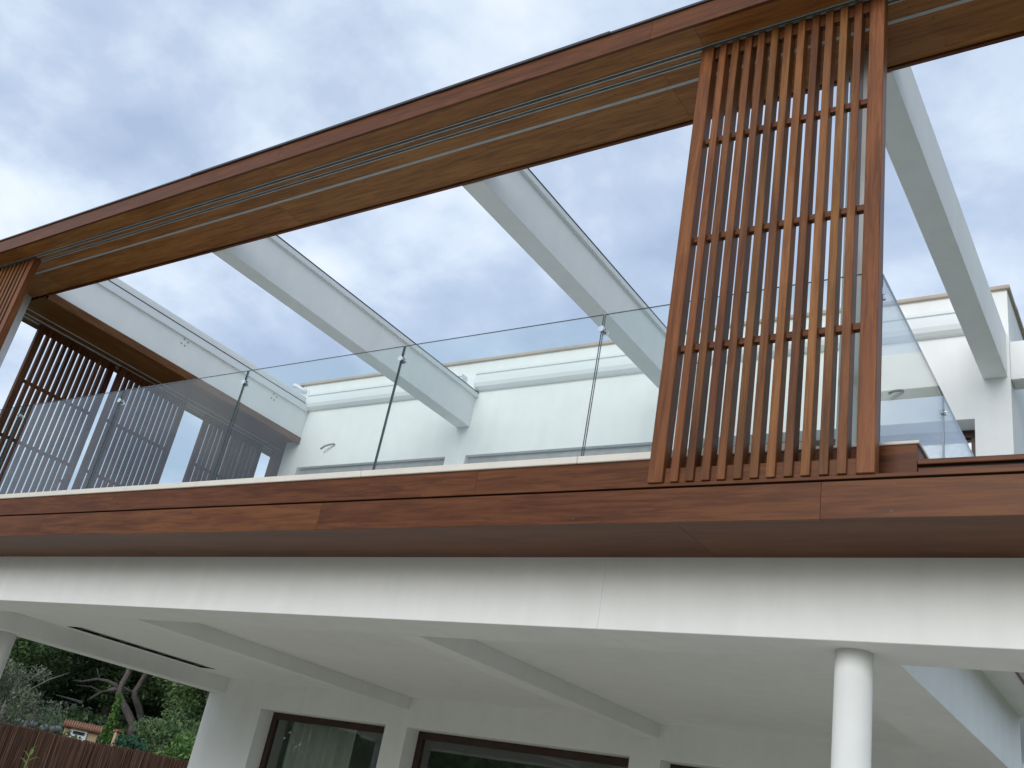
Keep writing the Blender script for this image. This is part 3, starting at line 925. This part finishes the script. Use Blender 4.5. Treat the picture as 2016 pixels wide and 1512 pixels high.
trunk2 = tube_mesh('trunk', [
    ([(0, 0, -.2), pt(-31.41, 23.12, 3.04), pt(-31.55, 22.95, 3.45), pt(-31.72, 22.7, 3.85), pt(-31.74, 22.67, 4.0), pt(-31.70, 22.74, 4.3), pt(-31.66, 22.8, 4.65), pt(-31.7, 22.8, 5.6)], [.14, .12, .12, .115, .11, .095, .09, .06]),
    ([pt(-31.74, 22.67, 3.95), pt(-31.95, 22.35, 4.05), pt(-32.2, 22.0, 4.05)], [.06, .04, .02]),
], BARK, 9)
crown2 = leaf_mesh('crown', jitter_clumps(crn, (.4, .9, 4.2), (2.2, 2.4, .7), 22, .5, .9, 240), L_DARK, .10, 6, aspect=.16)
tree('pine_tree', 'straighter pine trunk just right of the forked one', 'tree', PO2, crown2, trunk2, 'twin pines behind the garden')

# olive at the far left
OO = (-20.95, 11.95, GH(-20.95, 11.95))
orn = random.Random(4)
ocl = jitter_clumps(orn, (0, 0, 2.0), (.95, .95, 1.0), 30, .22, .46, 800) + jitter_clumps(orn, (.35, .75, 1.15), (.45, .55, .45), 9, .15, .28, 500)
otw = []
for k in range(34):
    a = orn.uniform(0, 6.28); r_ = orn.uniform(.5, 1.25); z = orn.uniform(1.3, 3.0)
    p0 = Vector((math.cos(a) * r_ * .35, math.sin(a) * r_ * .35, z - .5)); p1 = Vector((math.cos(a) * r_, math.sin(a) * r_, z))
    otw.append(([p0, (p0 + p1) / 2 + Vector((0, 0, .05)), p1], [.016, .011, .004]))
olive_trunk = tube_mesh('trunk', [([(0, 0, -.2), (.06, .03, .6), (-.04, .02, 1.2), (.05, 0, 2.2)], [.15, .12, .09, .04]),
                                  ([(.02, .02, .9), (.3, .3, 1.5), (.5, .5, 2.2)], [.07, .05, .02]), ([(0, .02, .9), (-.3, -.2, 1.6), (-.5, -.3, 2.3)], [.07, .05, .02])] + otw, DEADWOOD, 6)
tree('olive_tree', 'silvery green olive tree at the far left beside the white column', 'tree', OO, leaf_mesh('crown', ocl, L_OLIVE, .038, 9, aspect=.28), olive_trunk)

# slim cypress shrub
CO = (-27.07, 18.88, GH(-27.07, 18.88))
ccl = [((orn.uniform(-.05, .05) - .0, orn.uniform(-.05, .05), .15 + k * .14), (.26 - k * .018, .26 - k * .018, .16), 170) for k in range(11)]
tree('cypress_shrub', 'slim upright cypress shrub at the foot of the pine trunks', 'shrub', CO, leaf_mesh('crown', ccl, L_GREEN, .06, 12, aspect=.35), tube_mesh('trunk', [([(0, 0, -.1), (0, 0, 1.2)], [.03, .01])], BARK, 6))
# bright bush by the wall
BO = (-18.55, 15.25, GH(-18.55, 15.25))
bcl = jitter_clumps(orn, (0, 0, 1.62), (.62, .80, 1.05), 28, .25, .48, 420)
tree('bush', 'bright green bush against the white house wall', 'shrub', BO, leaf_mesh('crown', bcl, L_GREEN, .055, 14, aspect=.35), tube_mesh('trunk', [([(0, 0, -.1), (.1, .1, 1.0)], [.05, .02])], BARK, 6))
# ivy clumps along the fence top
for (x, y, z, rx, rz_, lab, n) in ((-24.65, 14.75, 1.98, .42, .28, 'dark green ivy mound left of the tiled cabinet', 900), (-21.4, 15.4, 1.98, .75, .26, 'blue green ivy mound right of the tiled cabinet', 1600)):
    zz_ = GH(x, y)
    tree('ivy_bush', lab, 'shrub', (x, y, zz_), leaf_mesh('crown', jitter_clumps(orn, (0, 0, z - zz_ - .12), (rx, rx, rz_), 12, .2, .34, n // 10), L_IVY, .06, int(n), aspect=.6),
         tube_mesh('trunk', [([(0, 0, -.1), (.05, .05, z - zz_ - .2)], [.04, .02])], BARK, 6), 'ivy mounds behind the fence')
# dry scrub with bare twigs right of the pines
DO = (-21.6, 17.0, GH(-21.6, 17.0))
tw = []
for k in range(60):
    a = orn.uniform(0, 6.28); p = Vector((orn.uniform(-.5, .5), orn.uniform(-.9, .9), orn.uniform(.1, .9)))
    q = p + Vector((math.cos(a) * .3, math.sin(a) * .3, orn.uniform(.15, .55)))
    tw.append(([p, (p + q) / 2 + Vector((orn.uniform(-.06, .06), 0, .05)), q], [.014, .011, .004]))
tree('dry_bush', 'dry bush of pale bare twigs left of the bright green bush', 'shrub', DO,
     leaf_mesh('crown', jitter_clumps(orn, (0, 0, 1.15), (.9, 1.2, .7), 26, .25, .5, 300), L_MID, .06, 31, aspect=.35), tube_mesh('trunk', tw, DEADWOOD, 5))
# evergreen trees filling the slope
def ever(seed, R, h, m, n, size=.13):
    r_ = random.Random(seed)
    return leaf_mesh('crown', jitter_clumps(r_, (0, 0, h * .56), (R, R, h * .42), 34, R * .25, R * .48, n), m, size, seed, aspect=.4)
ev = [ever(41, 2.4, 5.2, L_DARK, 900, .095), ever(42, 2.2, 4.6, L_MID, 900, .08), ever(43, 2.5, 5.0, L_DARK, 900, .095)]
evt = tube_mesh('trunk', [([(0, 0, -.3), (.1, 0, 1.4), (-.1, .1, 3.2)], [.16, .13, .05]), ([(.05, 0, 1.3), (.8, .4, 2.4)], [.08, .03]), ([(.05, 0, 1.5), (-.7, -.5, 2.6)], [.08, .03])], BARK, 7)
spots = [(-36.5, 17.5, 0, 'dark evergreen above the olive tree at far left'), (-38.0, 21.5, 1, 'mid green tree between the olive and the pine branches'), (-36.2, 25.0, 2, 'dark evergreen directly behind the forked pine'),
         (-33.5, 27.5, 0, 'dark evergreen right of the pine trunks'), (-29.5, 27.0, 1, 'mid green tree behind the dry twigs'), (-28.0, 23.5, 1, 'loose green tree low behind the dry bush'),
         (-27.5, 28.0, 2, 'dark evergreen touching the white wall edge'), (-33.0, 17.2, 1, 'mid green tree behind the stone wall'), (-40.5, 18.5, 2, 'dark evergreen farthest left behind the others')]
for x, y, k, lab in spots:
    t = tree('evergreen_tree', lab, 'tree', (x, y, GH(x, y)), ev[k], evt, 'evergreens on the slope')
    t.rotation_euler.z = random.uniform(0, 6.28); s = random.uniform(.92, 1.08); t.scale = (s, s, s * .95)
# under-storey that reads as one mass
rnd = random.Random(77)
und = []
for k in range(90):
    a = math.radians(rnd.uniform(138, 156)); d = rnd.uniform(29, 40)
    x, y = math.cos(a) * d, math.sin(a) * d
    und.append(((x, y, GH(x, y) + .35), (.7, .7, .5), 170))
o = link('undergrowth', leaf_mesh('undergrowth', und, L_DARK, .10, 78, aspect=.4), None, kind='stuff')
wood_ = []
for k in range(70):
    a = math.radians(rnd.uniform(132, 160)); d = rnd.uniform(44, 52)
    x, y = math.cos(a) * d, math.sin(a) * d
    wood_.append(((x, y, GH(x, y) + rnd.uniform(.8, 2.2)), (1.5, 1.5, 1.3), 260))
o = link('far_wood', leaf_mesh('far_wood', wood_, L_DARK, .20, 79, aspect=.45), None, kind='stuff')

# taller tree glimpsed through the slit beside the end panel
TX, TY = -33.3, 26.6
tt = tube_mesh('trunk', [([(0, 0, -.3), (.1, .1, 4.0), (0, 0, 7.5)], [.2, .15, .06])], BARK, 8)
tree('tall_tree', 'taller leafy tree glimpsed through the slit beside the timber end panel', 'tree', (TX, TY, GH(TX, TY)),
     leaf_mesh('crown', jitter_clumps(random.Random(5), (0, 0, 7.0), (.75, .75, 1.0), 16, .35, .6, 300), L_MID, .14, 88, aspect=.4), tt)

# young plant in front of the fence
YO = (-6.81, 4.20, 0.02)
yp = thing('young_plant', 'young plant with fresh yellow green leaves at the bottom left', 'plant', YO)
me = tube_mesh('stem', [([(0, 0, 0), (.012, 0, .7), (-.006, .004, 1.30), (0, 0, 1.53)], [.009, .008, .005, .003])], simple('green_stem', (.16, .22, .07), .6), 6)
o = bpy.data.objects.new('stem', me); COL.objects.link(o); o.parent = yp
bm = bmesh.new()
rows = [(0, 0, 0), (.018, .011, .010), (.045, .013, .012), (.075, .008, .006), (.092, 0, -.006)]
L_, C_, R_ = [], [], []
for x, w_, z in rows:
    C_.append(bm.verts.new((x, 0, z - .003)))
    L_.append(bm.verts.new((x, w_ + .0005, z + .002))); R_.append(bm.verts.new((x, -w_ - .0005, z + .002)))
for i in range(4):
    bm.faces.new((C_[i], C_[i + 1], L_[i + 1], L_[i])).smooth = True
    bm.faces.new((R_[i], R_[i + 1], C_[i + 1], C_[i])).smooth = True
lm = bm_mesh(bm, 'leaf', True); lm.materials.append(L_YOUNG)
for k in range(26):
    z = 1.535 - k * .021 - (0 if k < 4 else .012 * (k - 4))
    o = bpy.data.objects.new('leaf', lm); COL.objects.link(o); o.parent = yp
    o.location = (0, 0, max(.3, z)); o.rotation_euler = (random.uniform(-.3, .3), -.95 + min(.75, k * .11), k * 2.4); s = .72 + min(.5, k * .07); o.scale = (s, s, s)

# garden behind the viewer: what the ground-floor windows mirror
rnd = random.Random(61)
gcl = []
for k in range(420):
    a = math.radians(rnd.uniform(186, 268)); d = rnd.uniform(33, 46)
    x, y = math.cos(a) * d, math.sin(a) * d
    gcl.append(((x, y, rnd.uniform(.6, 9.5) * (.8 + .2 * math.sin(a * 9))), (2.0, 2.0, 1.7), 330))
link('garden_wood', leaf_mesh('garden_wood', gcl, L_GREEN, .26, 62, aspect=.5), None, kind='stuff')
